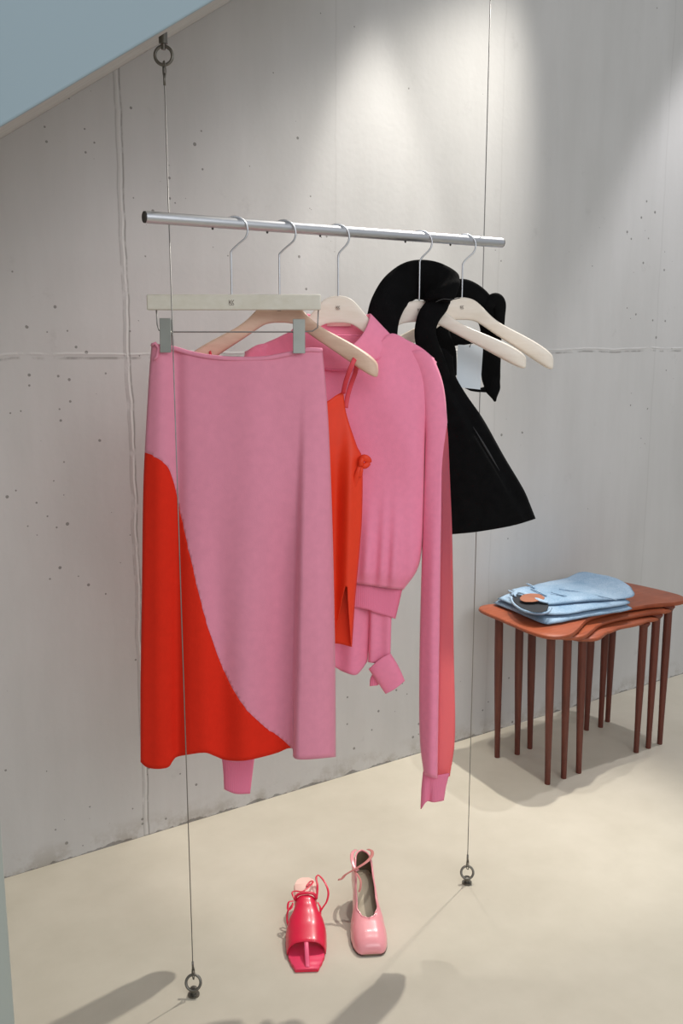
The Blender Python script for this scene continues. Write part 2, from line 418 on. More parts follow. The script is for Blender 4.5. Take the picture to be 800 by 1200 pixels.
def cable(x, label, ztop):
    r = thing('suspension_cable', label, 'wire cable', (x, RY, 0), 'wires carrying the clothes rail')
    RW, rw = 0.0155, 0.0030
    zt = ztop-0.034; zb = 0.030
    b = BM(); tube(b, [(x, RY, zb+RW), (x, RY, zt-RW)], 0.0011, 8); obj('wire', b, M['wire'], r)
    for z, sg in ((zt, -1), (zb, 1)):
        b = BM(); ring(b, (x, RY, z), RW, rw, RT, UP if sg < 0 else (UP*0.9+HD*0.42).normalized()); obj('eye_ring', b, M['dark_steel'], r)
        b = BM()  # wire loop round the ring and its crimped sleeve
        w = z+sg*RW
        tube(b, catmull([(x, RY, w+sg*0.028), Vector((x, RY, w+sg*0.012))+RT*0.003, Vector((x, RY, w-sg*0.004))+RT*0.002-HD*0.004, Vector((x, RY, w-sg*0.006)), Vector((x, RY, w-sg*0.004))-RT*0.002+HD*0.004, Vector((x, RY, w+sg*0.012))-RT*0.002, (x, RY, w+sg*0.024)], 24), 0.0012, 6)
        tube(b, [(x, RY, w+sg*0.014), (x, RY, w+sg*0.034)], 0.0024, 8); obj('crimp', b, M['dark_steel'], r)
    # bracket up into the stair
    b = BM(); tube(b, [(x, RY, zt+RW-0.006), (x, RY, zt+RW+0.006)], 0.004, 10); tube(b, [(x, RY, zt+RW+0.004), (x, RY, soff(x)+0.004)], 0.0078, 16); obj('top_bolt', b, M['dark_steel'], r, flat_angle=40)
    b = BM(); tube(b, [(x, RY, 0.0), (x, RY, 0.004)], 0.0125, 18); tube(b, [(x, RY, 0.003), (x, RY, zb-RW+0.003)], 0.0062, 14)
    tube(b, [(x, RY, zb-RW-0.002), (x, RY, zb-RW+0.003), (x, RY, zb-RW+0.005)], [0.0075, 0.0075, 0.004], 12); obj('floor_anchor', b, M['dark_steel'], r, flat_angle=40)
    return r
cable(0.724, 'thin steel wire in front of the pink and red skirt, ring bolted under the stair', soff(0.724)-0.001)
cable(1.487, 'thin steel wire behind the black garments, ring bolted to the floor near the table', soff(1.487)-0.001)

# ================================================================== HANGERS
class Frame:
    def __init__(s, u, yaw=0.0):
        s.p = rail_at(u); s.p.z = RZ; y = math.radians(yaw)
        s.rt = RT*math.cos(y)-HD*math.sin(y); s.nr = -HD*math.cos(y)-RT*math.sin(y); s.d = s.p.dot(HD)
    def __call__(s, x, z, y=0): return s.p+s.rt*x+UP*z+s.nr*y
def hook(F, xb, zb, parent):
    """wire hook over the rail; xb, zb: where the straight wire enters the wood"""
    R = 0.0245; cz = RR+0.0021-R
    pts = [F(R*math.cos(math.radians(a)), cz+R*math.sin(math.radians(a))) for a in range(172, -46, -12)]
    pts += [F(0.004+xb*0.4, cz-0.031), F(xb, cz-0.040), F(xb, cz-0.052), F(xb, (cz-0.052+zb)/2), F(xb, zb-0.006)]
    path = resample(catmull(pts[:-3], 40)+[Vector(p) for p in pts[-3:]], 60)
    b = BM(); tube(b, path, 0.0019, 8); return obj('hook', b, M['steel'], parent)
def mark(F, x, z, y, parent, s=0.006):
    b = BM()
    def bar(x1, z1, x2, z2, w=0.0011):
        a, c = Vector((x1, z1)), Vector((x2, z2)); dd = (c-a).normalized(); n = Vector((-dd.y, dd.x))*w/2
        ps = [a-n, c-n, c+n, a+n]
        loft(b, [[F(x+p.x*s, z+p.y*s, y-0.0003) for p in ps], [F(x+p.x*s, z+p.y*s, y+0.0004) for p in ps]])
    w = 0.22
    bar(-0.8, 0.7, -0.8, -0.7, w); bar(-0.6, 0.0, 0.1, 0.7, w); bar(-0.6, 0.0, 0.1, -0.7, w); bar(0.8, 0.7, 0.1, 0.0, w); bar(0.1, 0.0, 0.8, -0.7, w)
    bar(-0.8, -0.95, 0.8, -0.95, 0.12)
    o = obj('logo_mark', b, M['logo'], parent, smooth=False); return o
def wooden_hanger(u, ub, vb, label, mat, yaw=0.0, lx=1.0, lz=1.0, bow=1.0, ths=1.0):
    F = Frame(u, yaw); q = fw(ub, vb, F.d)
    xb = (q-F.p).dot(RT); zb = q.z-RZ
    root = thing('wooden_hanger', label, 'hanger', F(0, 0), 'wooden hangers on the rail')
    hk = hook(F, xb, zb, root)
    # (x, top, bottom, half thickness, forward bow)
    keys = [(0.000, 0.0000, -0.050, 0.0065, 0.000), (0.012, -0.001, -0.050, 0.0065, 0.000), (0.024, -0.0035, -0.051, 0.0068, 0.0005), (0.036, -0.0095, -0.054, 0.007, 0.001),
            (0.050, -0.0215, -0.062, 0.0075, 0.003), (0.070, -0.042, -0.075, 0.008, 0.006), (0.095, -0.059, -0.090, 0.009, 0.010), (0.130, -0.075, -0.110, 0.012, 0.014),
            (0.165, -0.091, -0.132, 0.0155, 0.016), (0.195, -0.108, -0.150, 0.0175, 0.017), (0.212, -0.120, -0.158, 0.0165, 0.016), (0.2225, -0.132, -0.159, 0.0105, 0.015)]
    allk = [(-a, *r) for a, *r in keys[:0:-1]]+keys
    rings = []; n = 16
    for x, zt, zl, th, fy in allk:
        cz, hz = (zt+zl)/2, (zt-zl)/2; r_ = []
        for k in range(n):
            a = 2*math.pi*k/n; c, s_ = math.cos(a), math.sin(a); e = 0.55
            r_.append(F(xb+x*lx, zb+(cz+hz*math.copysign(abs(s_)**e, s_))*lz, fy*bow+ths*th*math.copysign(abs(c)**e, c)))
        rings.append(r_)
    b = BM(); loft(b, rings); obj('body', b, mat, root, sub=1)
    mark(F, xb, zb-0.022*lz, 0.0068, root, 0.0045)
    return F, xb, zb, root

HG = {}
# the clip hanger of the skirt
F1 = Frame(275); r1 = thing('clip_hanger', 'straight cream bar hanger with two grey clips gripping the two-tone skirt', 'hanger', F1(0, 0), None)
q0 = fw(271.5, 345, F1.d); xb1 = (q0-F1.p).dot(RT); zb1 = q0.z-RZ
hook(F1, xb1, zb1, r1)
a_, c_ = fw(172, 345, F1.d), fw(376, 363.5, F1.d)
bx0, bx1 = (a_-F1.p).dot(RT), (c_-F1.p).dot(RT); bz0, bz1 = c_.z-RZ, a_.z-RZ
b = BM(); box(b, F1((bx0+bx1)/2, (bz0+bz1)/2), bx1-bx0, 0.013, bz1-bz0, F1.rt, F1.nr, UP); obj('bar', b, M['cream_wood'], r1, bevel=0.0025)
mark(F1, xb1, (bz0+bz1)/2, 0.0066, r1, 0.0058)
def L1(u, v):
    q = fw(u, v, F1.d); return (q-F1.p).dot(RT), q.z-RZ
pr = [L1(183, 362), L1(184, 380), L1(186, 387), L1(193, 389), L1(270, 389), L1(352, 389), L1(366, 388), L1(372, 384), L1(373, 362)]
b = BM(); tube(b, [F1(x, z, -0.001) for x, z in pr], 0.0014, 8); obj('rod', b, M['wire'], r1)
for (ul, ur, vt, vb_) in ((188.5, 203, 373, 413), (343.5, 358, 374, 414)):
    x0c, zt = L1(ul, vt); x1c, zb_ = L1(ur, vb_); cx = (x0c+x1c)/2; w = x1c-x0c
    b = BM()
    loft(b, [[F1(cx-w/2, zt, y), F1(cx+w/2, zt, y), F1(cx+w/2, zt-0.002, y+0.0016), F1(cx-w/2, zt-0.002, y+0.0016)] for y in (0.010,)] if False else
         [[F1(cx+sx*w/2, z, y), F1(cx+sx*w/2, z, y+0.0022)][::1] + [F1(cx-sx*w/2, z, y+0.0022), F1(cx-sx*w/2, z, y)] for z, y, sx in ((zt, 0.0150, 1), ((zt+zb_)/2, 0.0165, 1), (zb_, 0.0205, 1))])
    cj = obj('clip', b, M['clip'], r1, bevel=0.0008)
    b = BM(); loft(b, [[F1(cx+w*0.44, z, -y), F1(cx+w*0.44, z, -y-0.0022), F1(cx-w*0.44, z, -y-0.0022), F1(cx-w*0.44, z, -y)] for z, y in ((zt-0.002, 0.0150), ((zt+zb_)/2, 0.0140), (zb_+0.006, 0.0165))])
    obj('back_jaw', b, M['clip'], cj, bevel=0.0008)
    b = BM(); tube(b, [F1(cx-w*0.42, (zt*0.55+zb_*0.45), 0.0), F1(cx+w*0.42, (zt*0.55+zb_*0.45), 0.0)], 0.0052, 12); obj('spring', b, M['dark_steel'], cj)

HG[2] = wooden_hanger(332, 327.5, 349, 'bare wooden hanger second from the left end, red camisole strap over its arm', M['shaded_maple'], yaw=8, lx=0.90, lz=0.98)
HG[3] = wooden_hanger(395, 396, 346, 'pale hanger inside the neck of the pink sweater, small dark mark on it', M['pale_wood'], lx=0.90, lz=1.12, bow=0.0, ths=0.55)
HG[4] = wooden_hanger(493, 491, 352, 'pale hanger threaded through the big black collar, lower of the two bare arms', M['pale_wood'], lx=1.06, lz=0.93)
HG[5] = wooden_hanger(545, 541, 348, 'pale hanger at the right end of the rail, white price tag below its arm', M['pale_wood'], lx=0.94, lz=1.02)

# ================================================================== SKIRT
D1 = F1.d
sk = thing('midi_skirt', 'long pink crepe skirt with a curved vermilion red panel, held by two clips', 'skirt', fw(278, 890, D1))
SL = [(178, 403), (175, 440), (171, 510), (168, 580), (166.5, 700), (165, 800), (165, 893)]
SR = [(377, 409), (381, 450), (385, 510), (388.5, 600), (391, 700), (392.5, 800), (393, 887)]
ST = [(178, 403), (190, 405), (205, 407), (222, 412), (245, 416.5), (275, 419), (310, 418.5), (340, 413), (360, 408.5), (377, 409)]
SB = [(165, 893), (172, 899), (184, 901), (197, 899), (202, 892), (207, 887), (222, 884), (240, 882), (252, 886), (264, 890.5), (284, 891.5), (303, 888), (325, 882), (337, 877), (343.5, 878), (344.5, 888), (358, 890), (393, 887)]
def g(x, c, w): return math.exp(-((x-c)/w)**2)
def skirt_fold(s, t, u, v):
    uf = 356-12*t
    e = 0.042*sm(uf-4, uf+4, u)*sm(0.05, 0.7, t)              # right-hand pleat stands forward
    e -= 0.012*g(u, uf-16, 16)*sm(0.1, 0.7, t)
    e += 0.011*g(u, 300-20*t, 24)*(0.3+t)
    e -= 0.018*g(u, 207+2*t, 8)*(0.45+0.55*t)                   # furrow behind the wire
    e += 0.007*g(u, 185, 10)
    e += 0.012*g(u, 228+12*t, 15)*sm(0.2, 0.9, t)
    e -= 0.011*g(u, 252+14*t, 15)*sm(0.3, 1.0, t)
    e += 0.0025*math.sin(u*0.09+1.2*t)*t + 0.002*noise.noise(Vector((u*0.02, v*0.01, 3)))
    return e
skb = BM()
info, rows = cloth(skb, SL, SR, ST, SB, D1, lambda t: 0.009+0.016*sm(0, 0.4, t), skirt_fold, ns=96, nt=80)
CURVE = [(150, 526), (168, 530), (185, 537), (198, 550), (206, 576), (213, 608), (221, 643), (230, 683), (241, 727), (254, 765), (268, 798), (287, 829), (308, 850), (325, 862), (336, 871), (342, 879), (343.5, 895)]
CV = resample(catmull(P2(CURVE), 200), 200)
def sd(u, v):                            # > 0 below / left of the seam
    best = 1e9; bi = 0
    for i, p in enumerate(CV):
        dd = (p.x-u)**2+(p.y-v)**2
        if dd < best: best = dd; bi = i
    a = CV[max(0, bi-1)]; c = CV[min(len(CV)-1, bi+1)]
    cr = (c.x-a.x)*(v-a.y)-(c.y-a.y)*(u-a.x)
    return math.copysign(math.sqrt(best)+1e-4, cr)
val = {v: sd(i[0], i[1]) for v, i in info.items()}
for e in list(skb.edges):
    a, c = e.verts
    if val[a]*val[c] < 0:
        t_ = val[a]/(val[a]-val[c])
        ne, nv = bmesh.utils.edge_split(e, a, t_); val[nv] = 0.0
for f in list(skb.faces):
    zs = [v for v in f.verts if val[v] == 0.0]
    if len(zs) == 2:
        try: bmesh.utils.face_split(f, zs[0], zs[1])
        except Exception: pass
redf = [f for f in skb.faces if sum(val[v] for v in f.verts) > 0]
idx_red = set(f.index for f in redf); skb.faces.index_update()
def keep(src, test):
    n = src.copy(); n.faces.ensure_lookup_table()
    bmesh.ops.delete(n, geom=[f for f in n.faces if not test(f.index)], context='FACES')
    return n
idx_red = set(f.index for f in redf)
sred, spink = keep(skb, lambda i: i in idx_red), keep(skb, lambda i: i not in idx_red); skb.free()
pk = obj('pink_panel', spink, M['skirt'], sk, solid=0.0016); pk['label'] = 'pink crepe panel'
rdp = obj('red_panel', sred, M['red'], sk, solid=0.0016); rdp['label'] = 'curved vermilion red panel'
# rolled waist edge
b = BM(); wp = [fw(p.x, p.y+1.5, D1-0.0105*(1-abs(2*i/60-1)**2.4)**(1/2.4)-0.0005) for i, p in enumerate(catmull(P2(ST), 60))]
tube(b, wp, 0.0032, 8, ref=UP, rb=0.0045); wb = obj('waistband', b, M['skirt'], sk)
b = BM(); tube(b, [fw(u, v, D1-0.014) for u, v in ((178, 404), (182, 402), (186, 408), (184, 418), (180, 421))], 0.003, 8); obj('side_fastening', b, M['skirt'], sk)

# ================================================================== CAMISOLE
F2, xb2, zb2, h2 = HG[2]; D2 = F2.d-0.004
cm = thing('camisole', 'orange red strappy camisole with a side tie, hanging between the skirt and the sweater', 'camisole', fw(325, 757, D2))
CL = [(240, 462), (236, 490), (226, 525), (220, 540), (222, 620), (228, 690), (234, 756)]
CR = [(402, 459), (404, 478), (409, 497), (418, 523), (424, 540), (424, 600), (421, 645), (416, 700), (412, 758)]
CT = [(240, 462), (250, 466), (280, 484), (325, 496), (360, 484), (384, 470), (394, 463), (402, 459)]
CB = [(234, 756), (300, 760), (360, 756), (392, 754), (412, 758)]
def cami_fold(s, t, u, v):
    return 0.016*g(u, 411-4*t, 8)*sm(0.05, 0.4, t) - 0.016*g(u, 394-3*t, 7)*sm(0.1, 0.5, t) + 0.004*math.sin(u*0.12)
cb = BM(); info, rows = cloth(cb, CL, CR, CT, CB, D2, lambda t: 0.007+0.009*sm(0, 0.3, t), cami_fold, ns=90, nt=80)
slit = [(406.5, 682), (402, 705), (396, 728), (392, 748), (391, 770), (410.5, 770), (409.5, 745), (407.5, 715)]
def slit_d(u, v):
    if v < 682: return -5 - (682-v)*0.1
    t = (v-682)/76.0
    lo = 406.5-16*t**0.8; hi = 406.5+5*t**1.3
    return min(u-lo, hi-u, (v-681.9))+1e-5
val = cut(cb, info, slit_d)
kill = [f for f in cb.faces if sum(val[v] for v in f.verts) > 0 and all(info[v][2] == 0 for v in f.verts)]
bmesh.ops.delete(cb, geom=kill, context='FACES')
obj('body', cb, M['cami'], cm, solid=0.001)
def over_arm(uu): return None
for pts in ([(402, 461, .010), (404.5, 449, .030), (408, 438, .047), (412, 428, .0535), (415, 421.5, .0505), (417, 419, .034), (418, 421, .016), (418, 426, .010)],
            [(405, 478, -.006), (407, 465, -.007), (411, 451, -.004), (416, 437, .004), (418, 426, .010)]):
    b = BM(); tube(b, catmull([fw(u, v, D2-dy) for u, v, dy in pts], 30), 0.0046, 8, ref=HD, rb=0.0009); obj('strap', b, M['strap'], cm)
for pts in ([(240, 464, .006), (243, 440, .012), (246, 424, .02), (246, 412, .008), (244, 424, -.003), (241, 464, -.006)],):
    b = BM(); tube(b, catmull([fw(u, v, D2-dy) for u, v, dy in pts], 30), 0.003, 8, ref=HD, rb=0.0009); obj('strap', b, M['strap'], cm)
# the side tie
b = BM()
def bt(pts, w, th, n=14): tube(b, catmull([fw(u, v, D2-dy) for u, v, dy in pts], n), w, 8, ref=HD, rb=th)
bt(((422, 540, .012), (426, 536.5, .017), (430.5, 538.5, .016), (431.5, 542, .012)), 0.0072, 0.0030)
bt(((422, 543, .012), (426, 546, .016), (429, 545, .015), (431.5, 542, .012)), 0.0062, 0.0030)
bt(((424.5, 537, .018), (423, 541, .021), (422.5, 545, .018)), 0.0052, 0.0045, 8)
bt(((422, 544, .014), (419.5, 553, .018), (416.5, 562, .016), (414.5, 570, .013)), [0.0035+0.0022*math.sin(k/14*3) for k in range(15)], 0.0016)
bt(((423, 545, .014), (423, 552, .018), (421, 559, .017)), 0.0040, 0.0016, 10)
obj('side_tie', b, M['cami'], cm)

# ================================================================== SWEATER
F3, xb3, zb3, h3 = HG[3]; D3 = F3.d
sw = thing('knit_sweater', 'pink knit sweater with stand collar, long hanging sleeves and ribbed hem', 'sweater', fw(400, 725, D3))
BL = [(287, 412), (290, 440), (297, 520), (302, 600), (306, 650), (310, 676)]
BR = [(511, 424), (505, 455), (499, 500), (497, 540), (496, 590), (494, 640), (488, 668), (472, 691)]
BT = [(287, 412), (320, 398), (345, 388), (362, 398), (378, 422), (397, 432), (418, 427), (438, 410), (457, 391), (478, 399), (497, 410), (511, 424)]
BB = [(310, 676), (360, 680), (418, 684), (446, 688), (472, 691)]
def body_fold(s, t, u, v):
    e = 0.010*sm(0.55, 0.9, t)*(1-0.75*sm(0.93, 1, t))
    for c, w, a in ((428, 7, 1), (446, 5, .8), (460, 6, 1), (480, 7, .7), (408, 6, .8), (390, 8, .7), (360, 9, .8)):
        e += 0.014*a*g(u, c+(1-t)*14, w)*sm(0.55, 0.95, t)*(1-0.5*sm(0.95, 1, t))
    e -= 0.006*g(u, 496-30*(t-0.2)**2, 8)*sm(0.1, 0.3, t)
    e += 0.004*g(u-(v-440)*0.35, 445, 22)*(1-sm(0.3, 0.6, t))
    return e + 0.003*noise.noise(Vector((u*0.018, v*0.012, 9)))
b = BM(); cloth(b, BL, BR, BT, BB, D3, lambda t: 0.013+0.016*sm(0, 0.25, t), body_fold, ns=84, nt=70, pw=3.6, back=0.8)
obj('body', b, M['knit'], sw, solid=0.002)
b = BM()
cloth(b, [(311, 673), (314, 700)], [(471, 688), (467, 706), (462.5, 725)], [(311, 673), (418, 682.5), (446, 687), (471, 688)], [(314, 700), (418, 712), (440, 718), (462.5, 725)], D3, lambda t: 0.022, lambda s, t, u, v: 0.002*math.sin(u*0.15), ns=70, nt=12)
obj('hem_rib', b, M['rib'], sw, solid=0.003)
# collar
def C3(x, z, y): return fw(397, 432, D3)+RT*x+UP*z-HD*y
b = BM(); rg = []; NP = 56; hgt = 7
for k in range(hgt+1):
    t = k/hgt; r_ = []
    for i in range(NP):
        a = 2*math.pi*i/NP; c, s_ = math.cos(a), math.sin(a); fr = max(0, s_); bk = max(0, -s_)
        top_z = 0.113*(1-0.0*fr)-0.072*fr**1.3-0.003*bk; low_z = 0.068-0.070*fr**0.8-0.078*bk**0.8
        xt, xl = 0.064*c, 0.112*c
        if fr > 0: xl = xl*(1-0.12*fr)
        yt, yl = 0.036*s_+0.002, 0.024*s_+0.003
        bow = 0.004*math.sin(math.pi*t)
        r_.append(C3(xl+(xt-xl)*t, low_z+(top_z-low_z)*t, yl+(yt-yl)*t+bow*s_))
    rg.append(r_)
loft(b, rg, True, False); obj('collar', b, M['knit'], sw, solid=0.0035, sub=1)
b = BM(); sp_ = []
for i in range(NP+1):
    a = 2*math.pi*i/NP; c, s_ = math.cos(a), math.sin(a)
    if s_ < -0.2: continue
    fr = max(0, s_); sp_.append(C3(0.112*c*(1-0.12*fr), 0.068-0.070*fr**0.8, 0.024*s_+0.006))
tube(b, sp_[:len(sp_)], 0.0014, 6); obj('collar_seam', b, M['rib'], sw)
b = BM(); box(b, C3(0.0, 0.094, -0.0265), 0.05, 0.001, 0.014, RT, HD, UP); obj('neck_label', b, M['palelabel'], sw, bevel=0.0004)
# right sleeve
def sleeve_fold(s, t, u, v):
    c = 519-7*t
    return 0.016*g(u, c-7, 9)*sm(0.3, 0.6, t)-0.016*sm(c-2, c+2.5, u)*sm(0.25, 0.5, t)+0.002*math.sin(v*0.03+u*0.1)
RL = [(478, 412), (492, 450), (498, 500), (498, 540), (495, 640), (492, 760), (492, 860), (497, 908)]
RRr = [(508, 420), (519, 452), (524, 500), (527, 560), (530, 640), (531.5, 760), (533, 860), (527, 910)]
b = BM(); info, rows = cloth(b, RL, RRr, [(478, 412), (495, 410), (508, 420)], [(497, 908), (512, 912), (527, 910)], D3-0.001, lambda t: 0.017+0.004*sm(0.2, 0.5, t), sleeve_fold, ns=40, nt=90, pw=2.2)
def crease(v): t = (v-412)/498.0; return 519-7*t+14*(1-sm(0.0, 0.30, t))
val = cut(b, info, lambda u, v: u-crease(v)+1e-4)
b.faces.index_update()
front = set(f.index for f in b.faces if all(info[v][2] == 0 for v in f.verts) and sum(val[v] for v in f.verts) < 0)
bl, br_ = keep(b, lambda k: k in front), keep(b, lambda k: k not in front); b.free()
sl = obj('sleeve', bl, M['knit'], sw, solid=0.002)
obj('sleeve_underside', br_, M['thin_knit'], sw)
b = BM(); cloth(b, [(496, 904), (494, 925), (493, 948)], [(526, 906), (522, 922), (519.5, 938)], [(496, 904), (511, 908), (526, 906)], [(493, 948), (500, 939), (508, 940), (519.5, 938)], D3-0.004, lambda t: 0.015-0.003*t, lambda s, t, u, v: -0.008*g(u, 503, 3)*t, ns=30, nt=16)
obj('cuff', b, M['rib'], sw, solid=0.002)
# left sleeve, behind the skirt
b = BM(); cloth(b, [(288, 412), (272, 470), (262, 600), (258, 760), (260, 890)], [(318, 402), (310, 480), (302, 600), (299, 760), (298, 888)], [(288, 412), (302, 404), (318, 402)], [(260, 890), (278, 893), (298, 888)], D3+0.004, lambda t: 0.02, None, ns=24, nt=50)
obj('sleeve', b, M['knit'], sw, solid=0.0015)
b = BM(); cloth(b, [(260, 884), (262, 905), (263, 925)], [(298, 884), (295.5, 905), (292.5, 930)], [(260, 884), (298, 884)], [(263, 925), (276, 930), (292.5, 930)], D3+0.004, lambda t: 0.016, None, ns=24, nt=14)
obj('cuff', b, M['rib'], sw, solid=0.002)
# the second layer hanging out under the hem
def il(name, L, R, T, B, dd, th, mat, fold=None):
    b = BM(); cloth(b, L, R, T, B, D3+dd, lambda t: th, fold, ns=26, nt=26); return obj(name, b, M[mat], sw, solid=0.0018)
il('under_panel', [(352, 694), (366, 740), (384, 779)], [(438, 694), (434, 725), (430, 775)], [(352, 694), (395, 690), (438, 694)], [(384, 779), (393, 782), (402, 787), (416, 791), (424, 784), (430, 775)], 0.006, 0.014, 'knit', lambda s, t, u, v: 0.006*math.sin(u*0.2+t))
il('under_panel', [(432, 694), (433, 725), (431.5, 776)], [(459, 702), (458, 730), (457, 767)], [(432, 694), (446, 696), (459, 702)], [(431.5, 776), (443, 776.5), (457, 767)], 0.002, 0.011, 'knit', lambda s, t, u, v: 0.004*math.sin(u*0.25))
il('turned_cuff', [(432, 784), (441, 797), (452, 813)], [(457, 765.5), (466, 780), (474, 798)], [(432, 784), (444, 773), (457, 765.5)], [(452, 813), (463, 807), (474, 798)], -0.006, 0.012, 'knit', lambda s, t, u, v: 0.003*math.sin(t*5))
il('turned_cuff', [(437, 789), (434, 796), (433.5, 804)], [(443, 794), (444, 800), (442, 803)], [(437, 789), (443, 794)], [(433.5, 804), (442, 803)], 0.004, 0.005, 'rib')

# ================================================================== BLACK GARMENTS
F4, xb4, zb4, h4 = HG[4]; D4 = F4.d
def strap_path(bm, pts, thick, n=14, N=40):
    """padded band: (u, v, distance, half width in px)"""
    sp3 = catmull([(p[0], p[1], p[2]*1000) for p in pts], N); ws = catmull([(p[3], 0, 0) for p in pts], N)
    # widths resampled along the same keys
    L = [0]; 
    for a, c in zip(pts, pts[1:]): L.append(L[-1]+math.hypot(a[0]-c[0], a[1]-c[1]))
    path = [fw(p.x, p.y, p.z/1000) for p in sp3]
    wid = [interp([(l/L[-1], p[3]) for l, p in zip(L, pts)], i/N)*0.00191 for i in range(N+1)]
    rb = [min(thick, w*0.8) for w in wid]
    tube(bm, path, wid, n, ref=HD, rb=rb)
bd = thing('halter_dress', 'black wool dress, great looped collar standing over the hanger, flared hem', 'dress', fw(530, 628, D4))
b = BM()
strap_path(b, [(447, 430, D4-.038, 18), (446.5, 398, D4-.040, 18.5), (450, 368, D4-.030, 20), (461, 345, D4-.004, 21.5), (479, 330, D4+.020, 23), (497, 328, D4+.018, 23.5), (512, 333, D4-.004, 25), (521, 342, D4-.034, 21), (524, 349, D4-.040, 13), (525, 354, D4-.040, 5)], 0.013, 16, 60)
obj('collar_loop', b, M['black'], bd, sub=1)
b = BM()
strap_path(b, [(526, 345, D4-.006, 5), (520, 349, D4-.012, 10), (511, 359, D4-.020, 13), (502, 372, D4-.024, 13), (498, 388, D4-.024, 12.5), (500, 402, D4-.022, 13), (506, 420, D4-.018, 14), (514, 440, D4-.012, 13), (520, 458, D4-.002, 6)], 0.011, 16, 60)
obj('collar_front', b, M['black'], bd, sub=1)
b = BM(); tube(b, catmull([fw(u, v, D4-dy) for u, v, dy in ((510, 354, .055), (519, 350.5, .0565), (529, 351, .055), (539, 349, .047))], 16), 0.0012, 6); obj('collar_edge_sheen', b, M['sheen'], bd)  # thin lighter tube painting the highlight along the collar fold
DL = [(468, 425), (462, 470), (455, 540), (446, 629)]
DR = [(530, 418), (533, 440), (546, 463), (566, 492), (590, 535), (612, 572), (620, 590), (627, 608)]
DT = [(468, 425), (490, 412), (510, 408), (521, 409), (530, 418)]
DB = [(446, 629), (490, 629), (530, 626), (560, 623), (600, 616), (627, 608)]
def dress_fold(s, t, u, v):
    c = 515+(v-440)*0.60
    e = 0.018*sm(c+5, c-5, u)*sm(0.02, 0.25, t)
    return e+0.006*math.sin(u*0.05+v*0.01)*t
b = BM(); cloth(b, DL, DR, DT, DB, D4, lambda t: 0.012+0.008*t, dress_fold, ns=60, nt=60)
obj('body', b, M['black'], bd, solid=0.002)
b = BM(); tube(b, catmull([fw(515+(v-440)*0.60+3, v, D4-0.030) for v in (500, 520, 540, 552)], 30), [0.0005+0.002*math.sin(math.pi*i/30) for i in range(31)], 8, ref=HD, rb=0.0014); obj('flap_edge_sheen', b, M['sheen'], bd)  # sheen of the flap's edge, painted as a lighter strip

F5, xb5, zb5, h5 = HG[5]; D5 = F5.d
tt = thing('tie_neck_top', 'small black tie top draped over the last hanger, one end hanging down', 'top', fw(575, 471, D5))
b = BM()
strap_path(b, [(519, 442, D5+.008, 17), (518.5, 415, D5+.010, 17), (514, 385, D5+.014, 12), (518, 358, D5+.016, 13), (530, 342, D5+.014, 13), (545, 341, D5+.012, 14), (560, 352, D5+.016, 15), (571, 368, D5+.024, 15), (575, 388, D5+.026, 13), (575, 415, D5+.026, 12.5), (575, 440, D5+.024, 12), (577, 455, D5+.022, 10), (580, 471, D5+.022, 1.5)], 0.010, 14, 90)
obj('neck_band', b, M['black'], tt, sub=1)
b = BM()
strap_path(b, [(567, 371, D5+.022, 5), (572, 358, D5+.016, 8), (580, 351, D5+.014, 8.5), (585, 356, D5+.016, 8), (585, 372, D5+.018, 7), (583, 392, D5+.022, 7)], 0.009, 14, 40)
obj('knot_loop', b, M['black'], tt, sub=1)
b = BM()
strap_path(b, [(500, 398, D5+.016, 14), (520, 397, D5+.018, 11), (540, 397, D5+.02, 8), (556, 396, D5+.02, 7), (570, 396, D5+.02, 8)], 0.006, 12, 30)
obj('back_band', b, M['black'], tt, sub=1)
b = BM()
strap_path(b, [(545, 454.5, D5+.016, 0.8), (553, 456.5, D5+.018, 2), (562, 457, D5+.02, 2.6), (571, 456, D5+.022, 4)], 0.003, 10, 20)
obj('loose_end', b, M['black'], tt)
# price tag
pt = thing('price_tag', 'blank white card tag dangling among the black garments', 'price tag', fw(548, 430, D5+.004))
b = BM()
cs = [fw(u, v, dd) for u, v, dd in ((536.5, 404, D5+.006), (566, 405, D5+.006), (562.5, 456.5, D5+.000), (534.5, 453.5, D5+.000))]
nrm = (cs[1]-cs[0]).cross(cs[3]-cs[0]).normalized()*0.0005
loft(b, [[p-nrm for p in cs], [p+nrm for p in cs]]); obj('card', b, M['tag'], pt, smooth=False)
b = BM(); tube(b, catmull([fw(u, v, D5+dd) for u, v, dd in ((550, 407, .004), (552, 402, .006), (555, 397, .012), (558, 394, .014))], 12), 0.0009, 6); obj('cord', b, M['endcap'], pt)

